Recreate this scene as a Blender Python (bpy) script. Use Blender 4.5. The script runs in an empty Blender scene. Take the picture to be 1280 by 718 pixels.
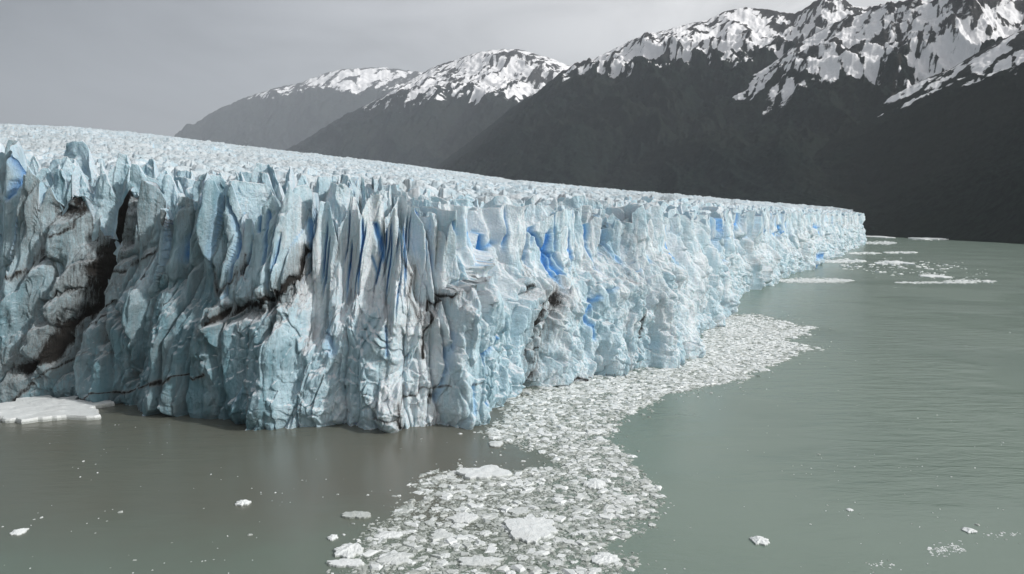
import bpy, math, random
import numpy as np
random.seed(7)
rng = np.random.default_rng(11)
R = math.radians
scn = bpy.context.scene
COL = scn.collection

# ------------------------------------------------------------------ camera geometry
F = 1067.0; CX, CY = 640.0, 359.0; CAMH = 56.0
PITCH = math.atan(89.0 / F)
cp, sp = math.cos(PITCH), math.sin(PITCH)

def ray(px, py):
    a = (np.asarray(px, float) - CX) / F; b = -(np.asarray(py, float) - CY) / F
    return a, cp + b * sp, -sp + b * cp

def on_water(px, py, z=0.0):
    dx, dy, dz = ray(px, py)
    t = (z - CAMH) / dz
    return dx * t, dy * t

def project(x, y, z):
    zz = z - CAMH
    d = y * cp - zz * sp
    u = y * sp + zz * cp
    return CX + F * x / d, CY - F * u / d

# ------------------------------------------------------------------ noise
def hsh(ix, iy, seed):
    h = (ix.astype(np.int64) * 374761393 + iy.astype(np.int64) * 668265263 + seed * 1442695041) & 0xFFFFFFFF
    h = ((h ^ (h >> 13)) * 1274126177) & 0xFFFFFFFF
    h = ((h ^ (h >> 16)) * 2246822519) & 0xFFFFFFFF
    h = h ^ (h >> 15)
    return (h & 0xFFFFFF) / float(0x1000000)

def pn(x, y, seed=0):
    x0 = np.floor(x); y0 = np.floor(y)
    fx = x - x0; fy = y - y0
    ux = fx * fx * fx * (fx * (fx * 6 - 15) + 10); uy = fy * fy * fy * (fy * (fy * 6 - 15) + 10)
    def g(i, j):
        a = hsh(x0 + i, y0 + j, seed) * 6.2831853
        return np.cos(a) * (fx - i) + np.sin(a) * (fy - j)
    a = g(0, 0); b = g(1, 0); c = g(0, 1); d = g(1, 1)
    return ((a * (1 - ux) + b * ux) * (1 - uy) + (c * (1 - ux) + d * ux) * uy) * 1.5

def fbm(x, y, seed=0, octv=4, gain=0.5, lac=2.03):
    s = 0; a = 1.0; n = 0
    for i in range(octv):
        s = s + a * pn(x, y, seed + i * 17); n += a
        x = x * lac + 3.1; y = y * lac + 1.7; a *= gain
    return s / n

def ridged(x, y, seed=0, octv=4, gain=0.5, lac=2.03):
    s = 0; a = 1.0; n = 0
    for i in range(octv):
        s = s + a * (1 - 2 * np.abs(pn(x, y, seed + i * 17))); n += a
        x = x * lac + 5.3; y = y * lac + 2.9; a *= gain
    return s / n

def vor(x, y, seed=0):
    x0 = np.floor(x); y0 = np.floor(y)
    f1 = np.full(x.shape, 9.0); f2 = np.full(x.shape, 9.0)
    r1 = np.zeros(x.shape); r2 = np.zeros(x.shape); r3 = np.zeros(x.shape)
    vx = np.zeros(x.shape); vy = np.zeros(x.shape)
    for i in (-1, 0, 1):
        for j in (-1, 0, 1):
            cx = x0 + i; cy = y0 + j
            dx = x - cx - 0.1 - 0.8 * hsh(cx, cy, seed); dy = y - cy - 0.1 - 0.8 * hsh(cx, cy, seed + 1)
            d = np.sqrt(dx * dx + dy * dy)
            m = d < f1
            f2 = np.where(m, f1, np.minimum(f2, d))
            f1 = np.where(m, d, f1)
            r1 = np.where(m, hsh(cx, cy, seed + 2), r1); r2 = np.where(m, hsh(cx, cy, seed + 3), r2)
            r3 = np.where(m, hsh(cx, cy, seed + 4), r3)
            vx = np.where(m, dx, vx); vy = np.where(m, dy, vy)
    return f1, f2, r1, r2, r3, vx, vy

def sst(a, b, x):
    t = np.clip((x - a) / (b - a), 0, 1)
    return t * t * (3 - 2 * t)

# ------------------------------------------------------------------ mesh helpers
def mesh_np(name, verts, faces, mat, attrs=None, smooth=True):
    """faces: (n,4) or (n,3) int array"""
    me = bpy.data.meshes.new(name)
    verts = np.ascontiguousarray(verts, dtype=np.float32)
    faces = np.ascontiguousarray(faces, dtype=np.int32)
    n, k = faces.shape
    me.vertices.add(len(verts)); me.vertices.foreach_set('co', verts.ravel())
    me.loops.add(n * k); me.loops.foreach_set('vertex_index', faces.ravel())
    me.polygons.add(n)
    me.polygons.foreach_set('loop_start', np.arange(0, n * k, k, dtype=np.int32))
    me.polygons.foreach_set('loop_total', np.full(n, k, dtype=np.int32))
    me.polygons.foreach_set('use_smooth', np.full(n, smooth, dtype=bool))
    for an, av in (attrs or {}).items():
        a = me.attributes.new(an, 'FLOAT', 'POINT'); a.data.foreach_set('value', np.ascontiguousarray(av, dtype=np.float32).ravel())
    me.update(calc_edges=True)
    me.materials.append(mat)
    return me

def grid_faces(nr, nc):
    idx = np.arange(nr * nc).reshape(nr, nc)
    return np.stack([idx[:-1, :-1], idx[:-1, 1:], idx[1:, 1:], idx[1:, :-1]], -1).reshape(-1, 4)

def link(name, me, parent=None, loc=(0, 0, 0), rz=0.0, **props):
    o = bpy.data.objects.new(name, me); COL.objects.link(o)
    o.location = loc; o.rotation_euler = (0, 0, rz)
    if parent: o.parent = parent
    for k, v in props.items():
        if v: o[k] = v
    return o

# ------------------------------------------------------------------ materials
class NT:
    def __init__(s, mat):
        s.t = mat.node_tree; s.n = s.t.nodes; s.l = s.t.links
    def node(s, typ, **kw):
        nd = s.n.new(typ)
        for k, v in kw.items():
            if k.startswith('i_'):
                key = k[2:]; key = int(key) if key.isdigit() else key.replace('_', ' ')
                if hasattr(v, 'links') or isinstance(v, bpy.types.NodeSocket): s.l.new(v, nd.inputs[key])
                else: nd.inputs[key].default_value = v
            else: setattr(nd, k, v)
        return nd
    def math(s, op, a, b=None, c=None, clamp=False):
        nd = s.n.new('ShaderNodeMath'); nd.operation = op; nd.use_clamp = clamp
        for i, v in enumerate((a, b, c)):
            if v is None: continue
            if isinstance(v, bpy.types.NodeSocket): s.l.new(v, nd.inputs[i])
            else: nd.inputs[i].default_value = v
        return nd.outputs[0]
    def mix(s, f, a, b):
        nd = s.n.new('ShaderNodeMix'); nd.data_type = 'RGBA'
        for i, v in ((0, f), (6, a), (7, b)):
            if isinstance(v, bpy.types.NodeSocket): s.l.new(v, nd.inputs[i])
            elif i == 0: nd.inputs[0].default_value = v
            else: nd.inputs[i].default_value = (*v, 1) if len(v) == 3 else v
        return nd.outputs[2]
    def attr(s, name):
        nd = s.n.new('ShaderNodeAttribute'); nd.attribute_name = name; return nd.outputs['Fac']
    def noise(s, vec, scale, detail=4, rough=0.55, dist=0.0):
        nd = s.n.new('ShaderNodeTexNoise'); s.l.new(vec, nd.inputs['Vector'])
        nd.inputs['Scale'].default_value = scale; nd.inputs['Detail'].default_value = detail
        nd.inputs['Roughness'].default_value = rough; nd.inputs['Distortion'].default_value = dist
        return nd.outputs[0]
    def mapping(s, vec, scale=(1, 1, 1), rot=(0, 0, 0)):
        nd = s.n.new('ShaderNodeMapping'); s.l.new(vec, nd.inputs[0])
        nd.inputs['Scale'].default_value = scale; nd.inputs['Rotation'].default_value = rot
        return nd.outputs[0]
    def ramp(s, f, a, b, lo=0.0, hi=1.0):
        nd = s.n.new('ShaderNodeMapRange'); nd.interpolation_type = 'SMOOTHSTEP'
        if isinstance(f, bpy.types.NodeSocket): s.l.new(f, nd.inputs[0])
        for i, v in enumerate((a, b, lo, hi)): nd.inputs[i + 1].default_value = v
        return nd.outputs[0]

def new_mat(name):
    m = bpy.data.materials.new(name); m.use_nodes = True
    nt = NT(m); nt.b = m.node_tree.nodes['Principled BSDF']
    return m, nt

def mat_ice():
    m, t = new_mat('glacier_ice')
    co = t.node('ShaderNodeNewGeometry').outputs['Position']
    nrm = t.node('ShaderNodeNewGeometry').outputs['Normal']
    nz = t.node('ShaderNodeSeparateXYZ'); t.l.new(nrm, nz.inputs[0]); nz = nz.outputs[2]
    vert = t.mapping(co, (1, 1, 0.22))
    n1 = t.noise(vert, 0.09, 5, 0.6); n2 = t.noise(vert, 0.55, 5, 0.65); n3 = t.noise(co, 2.2, 4, 0.6)
    # clean firn white / pale blue / teal
    f = t.math('ADD', t.math('MULTIPLY', n1, 0.6), t.math('MULTIPLY', n2, 0.4))
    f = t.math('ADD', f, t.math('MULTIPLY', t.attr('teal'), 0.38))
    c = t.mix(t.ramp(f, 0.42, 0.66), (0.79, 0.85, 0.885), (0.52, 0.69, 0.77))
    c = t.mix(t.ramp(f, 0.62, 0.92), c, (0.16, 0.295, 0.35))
    vs = t.noise(t.mapping(co, (1, 1, 0.10)), 0.8, 6, 0.7)
    c = t.mix(t.ramp(vs, 0.52, 0.74, 0, 0.5), c, (0.36, 0.48, 0.54))
    # firn caught on up-facing ice
    up = t.math('MULTIPLY', t.ramp(t.math('ADD', nz, t.math('MULTIPLY', n3, 0.25)), 0.58, 0.88), t.attr('firn'))
    c = t.mix(up, c, (0.73, 0.79, 0.83))
    # blue fracture ice
    bl = t.attr('blue')
    bn = t.math('MULTIPLY', bl, t.ramp(n2, 0.2, 0.5, 0.75, 1.0))
    c = t.mix(t.ramp(bn, 0.05, 0.65, 0, 0.8), c, (0.36, 0.60, 0.83))
    c = t.mix(t.ramp(bn, 0.5, 1.1), c, (0.09, 0.35, 0.80))
    # scattered grimy grey everywhere, with shade painted in on the left wall
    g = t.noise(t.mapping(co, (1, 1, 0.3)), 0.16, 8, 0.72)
    c = t.mix(t.ramp(t.math('ADD', g, t.math('MULTIPLY', t.attr('grime_shade'), 0.22)), 0.56, 0.82, 0, 0.5), c, (0.28, 0.315, 0.33))
    # moraine grit, plus painted shade at the waterline cave
    d = t.attr('dirt')
    streak = t.noise(t.mapping(co, (1, 1, 0.13)), 1.3, 6, 0.7)
    grain = t.noise(co, 3.5, 5, 0.7)
    dn = t.math('ADD', d, t.math('MULTIPLY', t.math('SUBTRACT', streak, 0.5), 1.3))
    dn = t.math('ADD', dn, t.math('MULTIPLY', t.math('SUBTRACT', grain, 0.5), 0.7))
    dn = t.math('MULTIPLY', dn, t.ramp(d, 0.03, 0.25))
    c = t.mix(t.ramp(dn, 0.12, 0.6, 0, 0.6), c, (0.235, 0.235, 0.23))
    c = t.mix(t.ramp(dn, 0.50, 0.95), c, (0.018, 0.016, 0.014))
    t.l.new(c, t.b.inputs['Base Color'])
    t.b.inputs['Roughness'].default_value = 0.55
    t.b.inputs['Specular IOR Level'].default_value = 0.3
    t.b.inputs['Subsurface Weight'].default_value = 0.15
    t.b.inputs['Subsurface Radius'].default_value = (0.35, 0.8, 1.0)
    t.b.inputs['Subsurface Scale'].default_value = 1.6
    b1 = t.noise(co, 1.1, 7, 0.68); b2 = t.noise(vert, 2.4, 6, 0.7)
    hgt = t.math('ADD', t.math('MULTIPLY', b1, 1.0), t.math('MULTIPLY', b2, 0.5))
    bp = t.node('ShaderNodeBump', i_Strength=0.8, i_Distance=1.1, i_Height=hgt)
    t.l.new(bp.outputs[0], t.b.inputs['Normal'])
    return m

def mat_field():
    m, t = new_mat('ice_field')
    co = t.node('ShaderNodeNewGeometry').outputs['Position']
    n1 = t.noise(co, 0.02, 6, 0.65); n2 = t.noise(co, 0.18, 6, 0.65); n3 = t.noise(co, 0.004, 4, 0.5)
    c = t.mix(t.ramp(n2, 0.38, 0.62), (0.38, 0.51, 0.58), (0.63, 0.68, 0.71))
    c = t.mix(t.ramp(n1, 0.40, 0.62, 0, 0.55), c, (0.50, 0.56, 0.58))
    c = t.mix(t.ramp(n3, 0.48, 0.62, 0, 0.4), c, (0.47, 0.50, 0.51))
    db = t.noise(t.mapping(co, (1.0, .22, 1), (0, 0, R(35))), 0.02, 6, 0.7)
    c = t.mix(t.ramp(db, 0.50, 0.70, 0, 0.6), c, (0.36, 0.40, 0.41))
    bl = t.attr('blue')
    c = t.mix(t.ramp(bl, 0.1, 0.9, 0, 0.75), c, (0.28, 0.50, 0.66))
    t.l.new(c, t.b.inputs['Base Color'])
    t.b.inputs['Roughness'].default_value = 0.7
    bp = t.node('ShaderNodeBump', i_Strength=0.8, i_Distance=2.0, i_Height=n2)
    t.l.new(bp.outputs[0], t.b.inputs['Normal'])
    return m

def mat_float():
    m, t = new_mat('floating_ice')
    co = t.node('ShaderNodeNewGeometry').outputs['Position']
    ti = t.attr('tint')
    n = t.noise(co, 1.6, 5, 0.65); n2 = t.noise(co, 0.12, 4, 0.6)
    f = t.math('ADD', ti, t.math('MULTIPLY', t.math('SUBTRACT', n, 0.5), 0.5))
    c = t.mix(t.ramp(f, 0.0, 0.5), (0.19, 0.215, 0.19), (0.40, 0.43, 0.405))
    c = t.mix(t.ramp(f, 0.4, 1.0), c, (0.74, 0.77, 0.77))
    c = t.mix(t.ramp(n2, 0.5, 0.75, 0, 0.25), c, (0.40, 0.40, 0.36))
    t.l.new(c, t.b.inputs['Base Color'])
    t.b.inputs['Roughness'].default_value = 0.45
    bp = t.node('ShaderNodeBump', i_Strength=0.6, i_Distance=0.25, i_Height=t.noise(co, 4.0, 5, 0.65))
    t.l.new(bp.outputs[0], t.b.inputs['Normal'])
    return m

def mat_water():
    m, t = new_mat('lake_water')
    co = t.node('ShaderNodeNewGeometry').outputs['Position']
    xyz = t.node('ShaderNodeSeparateXYZ'); t.l.new(co, xyz.inputs[0])
    n = t.noise(co, 0.022, 5, 0.6); n2 = t.noise(t.mapping(co, (1, 0.35, 1)), 0.012, 4, 0.55)
    wx = t.math('ADD', xyz.outputs[0], t.math('MULTIPLY', t.math('SUBTRACT', n, 0.5), 60))
    wy = t.math('ADD', xyz.outputs[1], t.math('MULTIPLY', t.math('SUBTRACT', n, 0.5), 70))
    silt = t.math('MULTIPLY', t.ramp(wx, 22, -8), t.ramp(wy, 100, 172))
    c = t.mix(silt, (0.150, 0.203, 0.166), (0.128, 0.126, 0.104))
    c = t.mix(t.ramp(n2, 0.35, 0.7, 0, 0.35), c, (0.115, 0.160, 0.137))
    t.l.new(c, t.b.inputs['Base Color'])
    t.b.inputs['Roughness'].default_value = 0.24
    t.b.inputs['Specular IOR Level'].default_value = 0.38
    t.b.inputs['IOR'].default_value = 1.33
    rip = t.mapping(co, (0.35, 1.0, 1), (0, 0, R(-14)))
    w1 = t.noise(rip, 0.9, 4, 0.6, 0.3); w2 = t.noise(rip, 0.22, 3, 0.55, 0.4); w3 = t.noise(t.mapping(co, (0.5, 1, 1), (0, 0, R(25))), 2.6, 3, 0.6)
    calm = t.ramp(t.noise(co, 0.012, 3, 0.5), 0.40, 0.58, 0.15, 1.25)
    right = t.math('MULTIPLY', t.ramp(xyz.outputs[0], -10, 60, 0.35, 1.0), calm)
    h = t.math('ADD', t.math('MULTIPLY', w1, 0.15), t.math('ADD', t.math('MULTIPLY', w2, 0.50), t.math('MULTIPLY', w3, 0.025)))
    h = t.math('MULTIPLY', h, right)
    bp = t.node('ShaderNodeBump', i_Strength=1.0, i_Distance=1.0, i_Height=h)
    t.l.new(bp.outputs[0], t.b.inputs['Normal'])
    return m

def mat_mountain():
    m, t = new_mat('mountain_ground')
    co = t.node('ShaderNodeNewGeometry').outputs['Position']
    nrm = t.node('ShaderNodeSeparateXYZ'); t.l.new(t.node('ShaderNodeNewGeometry').outputs['Normal'], nrm.inputs[0])
    n1 = t.noise(co, 0.012, 8, 0.72); n2 = t.noise(co, 0.05, 5, 0.65); n3 = t.noise(co, 0.0018, 4, 0.5)
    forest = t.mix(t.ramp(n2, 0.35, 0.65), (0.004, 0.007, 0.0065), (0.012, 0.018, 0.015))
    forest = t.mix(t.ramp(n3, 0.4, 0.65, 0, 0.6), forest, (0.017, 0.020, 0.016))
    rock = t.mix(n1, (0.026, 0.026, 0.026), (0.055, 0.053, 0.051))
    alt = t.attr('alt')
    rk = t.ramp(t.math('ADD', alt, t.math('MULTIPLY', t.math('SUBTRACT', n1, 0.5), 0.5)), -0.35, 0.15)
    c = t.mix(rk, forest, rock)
    sl = t.attr('scar')
    c = t.mix(t.ramp(t.math('ADD', sl, t.math('MULTIPLY', t.math('SUBTRACT', n1, 0.5), 1.6)), 0.6, 1.1, 0, 0.5), c, (0.05, 0.042, 0.036))
    n4 = t.noise(t.mapping(co, (1, .5, .8), (0, R(25), 0)), 0.006, 8, 0.65, 0.6)
    s = t.math('ADD', t.attr('snow'), t.math('ADD', t.math('MULTIPLY', t.math('SUBTRACT', n1, 0.5), 0.7), t.math('MULTIPLY', t.math('SUBTRACT', n4, 0.5), 1.5)))
    c = t.mix(t.ramp(s, -0.06, 0.09), c, (0.80, 0.80, 0.81))
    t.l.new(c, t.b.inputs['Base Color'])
    t.b.inputs['Roughness'].default_value = 0.95
    t.b.inputs['Specular IOR Level'].default_value = 0.0
    hh = t.math('ADD', t.math('MULTIPLY', n2, 0.5), n1)
    bp = t.node('ShaderNodeBump', i_Strength=0.7, i_Distance=14.0, i_Height=hh)
    t.l.new(bp.outputs[0], t.b.inputs['Normal'])
    return m

ICE = mat_ice(); FIELD = mat_field(); FLOAT_ICE = mat_float(); WATER = mat_water(); MOUNT = mat_mountain()

# ------------------------------------------------------------------ the glacier front in plan
base_px = [(0, 503), (60, 502), (120, 502), (150, 508), (230, 520), (300, 531), (345, 536), (400, 531), (440, 535), (500, 537), (530, 531), (575, 534), (612, 531),
           (629, 508), (640, 489), (665, 487), (700, 483), (735, 474), (775, 466), (820, 463), (845, 459), (856, 440),
           (872, 420), (895, 405), (912, 392), (914, 372), (936, 362), (958, 355), (975, 346), (1000, 339), (1008, 337),
           (1016, 334), (1020, 327), (1040, 322), (1056, 315), (1066, 310), (1078, 303)]
bx, by = on_water([p[0] for p in base_px], [p[1] for p in base_px])
fx = np.concatenate([[-470, -300, -215], bx, [870, 800, 640, 400]])
fy = np.concatenate([[470, 330, 283], by, [2180, 2600, 3200, 3900]])
seg = np.hypot(np.diff(fx), np.diff(fy)); S_key = np.concatenate([[0], np.cumsum(seg)])
pxk = project(fx, fy, 0 * fx)[0]

def front_at(s):
    return np.interp(s, S_key, fx), np.interp(s, S_key, fy)

# arc positions: spacing follows distance so detail stays even
s_list = [0.0]; Smax = S_key[-1]
while s_list[-1] < Smax:
    s = s_list[-1]; x, y = front_at(s)
    px = project(x, y, 0)[0]
    st = 0.19 * math.hypot(x, y) / 260.0
    if px < -15: st *= 4
    if s > S_key[-4]: st *= 14
    elif px > 900: st = min(st * 0.75, 0.75)
    s_list.append(s + st)
s_arr = np.array(s_list)
# slightly smoothed outline, strongly smoothed inland direction
fine = np.arange(-40, Smax + 40, 0.5)
fxx = np.interp(fine, S_key, fx); fyy = np.interp(fine, S_key, fy)
def smooth(a, w):
    k = np.exp(-0.5 * (np.arange(-int(3 * w), int(3 * w) + 1) / w) ** 2); k /= k.sum()
    return np.convolve(np.pad(a, int(3 * w), mode='edge'), k, 'valid')
ffx = smooth(fxx, 2); ffy = smooth(fyy, 2)
tx = np.gradient(smooth(fxx, 60)); ty = np.gradient(smooth(fyy, 60))
tl = np.hypot(tx, ty) + 1e-9
nxx = -ty / tl; nyy = tx / tl          # inland
FX = np.interp(s_arr, fine, ffx); FY = np.interp(s_arr, fine, ffy)
NX = np.interp(s_arr, fine, nxx); NY = np.interp(s_arr, fine, nyy)
PXS = project(FX, FY, 0 * FX)[0]
FR = np.hypot(FX, FY)

# ------------------------------------------------------------------ ice surface height
sil = ([-400, 0, 100, 222, 300, 400, 500, 640, 800, 950, 1070, 1300], [128, 112, 108, 96, 86, 74, 63, 43, 28, 16, 7, 2])
az_k = (np.array(base_px)[:, 0] - CX) / F
rf_k = np.hypot(bx, by)
def s_front_r(t):      # distance of the ice front along a bearing (t = tan bearing)
    return np.interp(t, az_k, np.maximum.accumulate(rf_k * 0 + rf_k))
def ice_base(x, y):
    yy = np.maximum(y, 60); t = x / yy
    px = CX + F * t * 1.0
    r = np.hypot(x, y)
    e = np.interp(px, sil[0], sil[1]) / F
    rf = s_front_r(t)
    s = 0.52 + 0.48 * (1 - np.exp(-np.maximum(r - rf, 0) / (0.55 * rf + 380)))
    dep = r / np.sqrt(1 + t * t); far = np.minimum(dep, 4200)
    lift = (far * s + (dep - far) * 0.95) * e
    z = CAMH - 2.0 + lift - 3.0 * np.exp(-np.maximum(r - rf, 0) / 90.0) * sst(900, 350, r)
    z = z + 5.0 * fbm(x / 260, y / 260, 5, 3) * sst(0, 500, r - rf)
    return z

def serac(x, y, amp_near=1.0):
    """crevassed ice: elongated leaning blocks with sharp gaps; returns height and gap-ness"""
    wx = x + 5.0 * pn(x / 19, y / 19, 41) + 1.2 * pn(x / 4.1, y / 4.1, 43); wy = y + 5.0 * pn(x / 19 + 7, y / 19, 42) + 1.2 * pn(x / 4.1, y / 4.1, 44)
    c, s = math.cos(0.30), math.sin(0.30)
    u = (wx * c + wy * s); v = (-wx * s + wy * c)
    f1, f2, r1, r2, r3, vx, vy = vor(u / 8.0, v / 14.0, 100)
    gap = np.exp(-(f2 - f1) / 0.09)
    an = (r2 - 0.5) * 2.4
    px_ = vx * np.cos(an) + vy * np.sin(an) * 1.5; py_ = -vx * np.sin(an) + vy * np.cos(an) * 1.5
    z = (r1 - 0.45) * 12.0 - np.abs(px_) * 15.0 + py_ * (r3 - 0.5) * 17.0 - gap * 5.0 + 2.5
    g1, g2, q1, q2, q3, wx2, wy2 = vor(u / 3.3, v / 4.6, 200)
    gap2 = np.exp(-(g2 - g1) / 0.08)
    z = z + (q1 - 0.5) * 2.2 + wx2 * (q2 - 0.5) * 4.5 + wy2 * (q3 - 0.5) * 4.5 - gap2 * 0.8
    z = z + 0.8 * ridged(x / 3.0, y / 3.0, 61, 3)
    return z + 2.0, gap

def surf(x, y, q):
    """final ice surface; q = distance inland from the edge"""
    a = 0.25 + 0.48 * np.exp(-np.maximum(q, 0) / 60.0)
    z, gap = serac(x, y)
    r = np.hypot(x, y)
    a = a * (0.55 + 0.45 * np.exp(-np.maximum(r - 280, 0) / 250))
    zz = ice_base(x, y) + z * a
    return zz, gap

class Columns:
    """irregular upright slabs along the edge, each with its own peak, tilt and arris"""
    def __init__(c, seed, mean=7.0):
        r = np.random.default_rng(seed); w = []; tot = -60
        c.l = []
        while tot < Smax + 80:
            px = project(*front_at(max(0, min(tot, Smax))), 0)[0]
            m = mean * (1.0 if px < 640 else 0.75)
            ww = float(np.clip(m * np.exp(r.normal(-.15, .72)), 1.8, 28)); c.l.append(tot); w.append(ww); tot += ww
        c.l = np.array(c.l); c.w = np.array(w); n = len(w); c.n = n
        c.h = r.normal(0, 1, n); c.a = r.uniform(.22, .78, n); c.g = r.uniform(.45, 1.3, n); c.off = r.normal(0, 1, n)
        c.arr = r.uniform(-.25, 1.0, n); c.tilt = r.normal(0, .33, n); c.cr = r.uniform(0, 1, n) ** 1.5; c.blue = (r.uniform(0, 1, n) < .5) * r.uniform(.2, .85, n); c.flat = r.uniform(.5, 1.0, n)
    def at(c, u):
        i = np.clip(np.searchsorted(c.l, u) - 1, 0, c.n - 1)
        xi = np.clip((u - c.l[i]) / c.w[i], 0, 1); p = c.a[i]
        tent = np.where(xi < p, xi / p, (1 - xi) / (1 - p))
        return i, xi, tent
    def crest(c, u, amp):
        i, xi, tent = c.at(u)
        sh = np.minimum(tent / c.flat[i], 1) ** c.g[i]
        return amp * (0.42 * c.h[i] + (sh - 0.6) * np.minimum(0.35 + 0.095 * c.w[i], 1.5) * 1.25)
    def relief(c, u, k=1.0):
        i, xi, tent = c.at(u)
        w = c.w[i]
        d = np.minimum(xi, 1 - xi) * w
        ck = np.exp(-d / 0.32)
        D = (1 - np.exp(-(d / 0.55) ** 2)) * (c.off[i] * 1.3) + c.arr[i] * (tent - .5) * w * 0.42 + c.tilt[i] * (xi - .5) * w - ck * (0.6 + 2.4 * c.cr[i])
        bl = c.blue[i] * (0.5 * np.exp(-d / 1.4) + 0.75 * np.exp(-d / 0.4))
        return D * k, ck, bl
# ------------------------------------------------------------------ face
bulge_amp = np.interp(PXS, [-50, 0, 150, 260, 300, 385, 420, 600, 640, 660, 700, 845, 880, 915, 1000, 1080, 1200], [4, 4, 4, 5, 7, 8, 15, 15, 11, 9, 10, 10, 7, 5, 4, 3, 3])
bulge_z = np.interp(PXS, [0, 260, 300, 385, 420, 600, 660, 740, 845, 900, 1080], [30, 26, 24, 25, 27, 29, 31, 34, 30, 25, 22])
bulge_amp = bulge_amp * (1 + 0.55 * pn(s_arr / 16.0, s_arr * 0 + 7.7, 29) + 0.35 * pn(s_arr / 6.0, s_arr * 0 + 2.7, 39))
bulge_z = bulge_z + 9.0 * pn(s_arr / 13.0, s_arr * 0 + 3.3, 9) + 1.5 * pn(s_arr / 4.0, s_arr * 0 + 1.3, 19)

bcol = Columns(57, 8.0)
bi, bxi, bten = bcol.at(s_arr + 1.2 * pn(s_arr / 4.0, 0 * s_arr, 58))
bulge_z = bulge_z + 5.0 * np.clip(bcol.off[bi], -1.5, 1.5) + 3.0 * (bten - .5) * bcol.arr[bi]
bulge_amp = np.maximum(bulge_amp * (1 + 0.30 * np.clip(bcol.h[bi], -1.5, 1.5)) + 2.2 * (bten - .5) * bcol.arr[bi], 1.0)
bulge_amp = smooth(bulge_amp, 2); bulge_z = smooth(bulge_z, 1.5)
def setback(z, amp, bz):
    return amp * (0.55 * sst(-3.5, 3.0, z - bz) + 0.45 * sst(-1, 13, z - bz)) + 0.10 * np.maximum(z, 0) + 0.9 * np.sin(np.clip(z, 0, 8) / 8 * 3.14159) * -1.0

AMP = np.interp(PXS, [-60, 0, 380, 560, 640, 720, 860, 1000, 1080], [7.4, 7.4, 7.4, 5.6, 4.6, 4.0, 3.2, 3.0, 3.0])
def lean_u(S, Z, seed):
    return S + 0.16 * (62.0 - Z) + 1.7 * pn(S / 13, Z / 22, seed) + 0.18 * pn(S / 3.4, Z / 9.0, seed + 1)

NV = 300
vv = np.concatenate([[-0.08], np.linspace(-0.01, 1, NV)]) 
ncol = len(s_arr)
# crest position and height
q_top = setback(62.0, bulge_amp, bulge_z)
XT = FX + NX * q_top; YT = FY + NY * q_top
col0 = Columns(31, 10.0)
edge0 = ice_base(XT, YT)
Zc = edge0 - 2.5 + 2.5 * pn(s_arr / 30.0, 0 * s_arr, 33) + col0.crest(lean_u(s_arr, 60 + 0 * s_arr, 610), AMP) + 0.6 * ridged(s_arr / 1.6, 0 * s_arr, 34, 3)
Zc = np.maximum(Zc, 38)

Sg = np.broadcast_to(s_arr, (len(vv), ncol)); Zg = vv[:, None] * Zc[None, :]
Bg = setback(Zg, bulge_amp[None], bulge_z[None])

# lookup table image -> (s, z) on the face for placing streaks and cracks where they are on the ice
ii = np.arange(0, ncol, 3); jj = np.arange(1, len(vv), 3)
ba_s = smooth(bulge_amp, 60); bz_s = smooth(bulge_z, 60)
Bs = ba_s[None] * sst(-10, 12, Zg[jj] - bz_s[None]) + 0.10 * np.maximum(Zg[jj], 0)
Xt = FX[ii][None] + NX[ii][None] * Bs[:, ii]; Yt = FY[ii][None] + NY[ii][None] * Bs[:, ii]
tpx, tpy = project(Xt, Yt, Zg[jj][:, ii]); tS = Sg[jj][:, ii]; tZ = Zg[jj][:, ii]; tR = np.hypot(Xt, Yt)
def face_at(px, py):
    d = (tpx - px) ** 2 + (tpy - py) ** 2 + tR * 0.002
    k = np.unravel_index(np.argmin(d), d.shape)
    return tS[k], tZ[k], tR[k]

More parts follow.
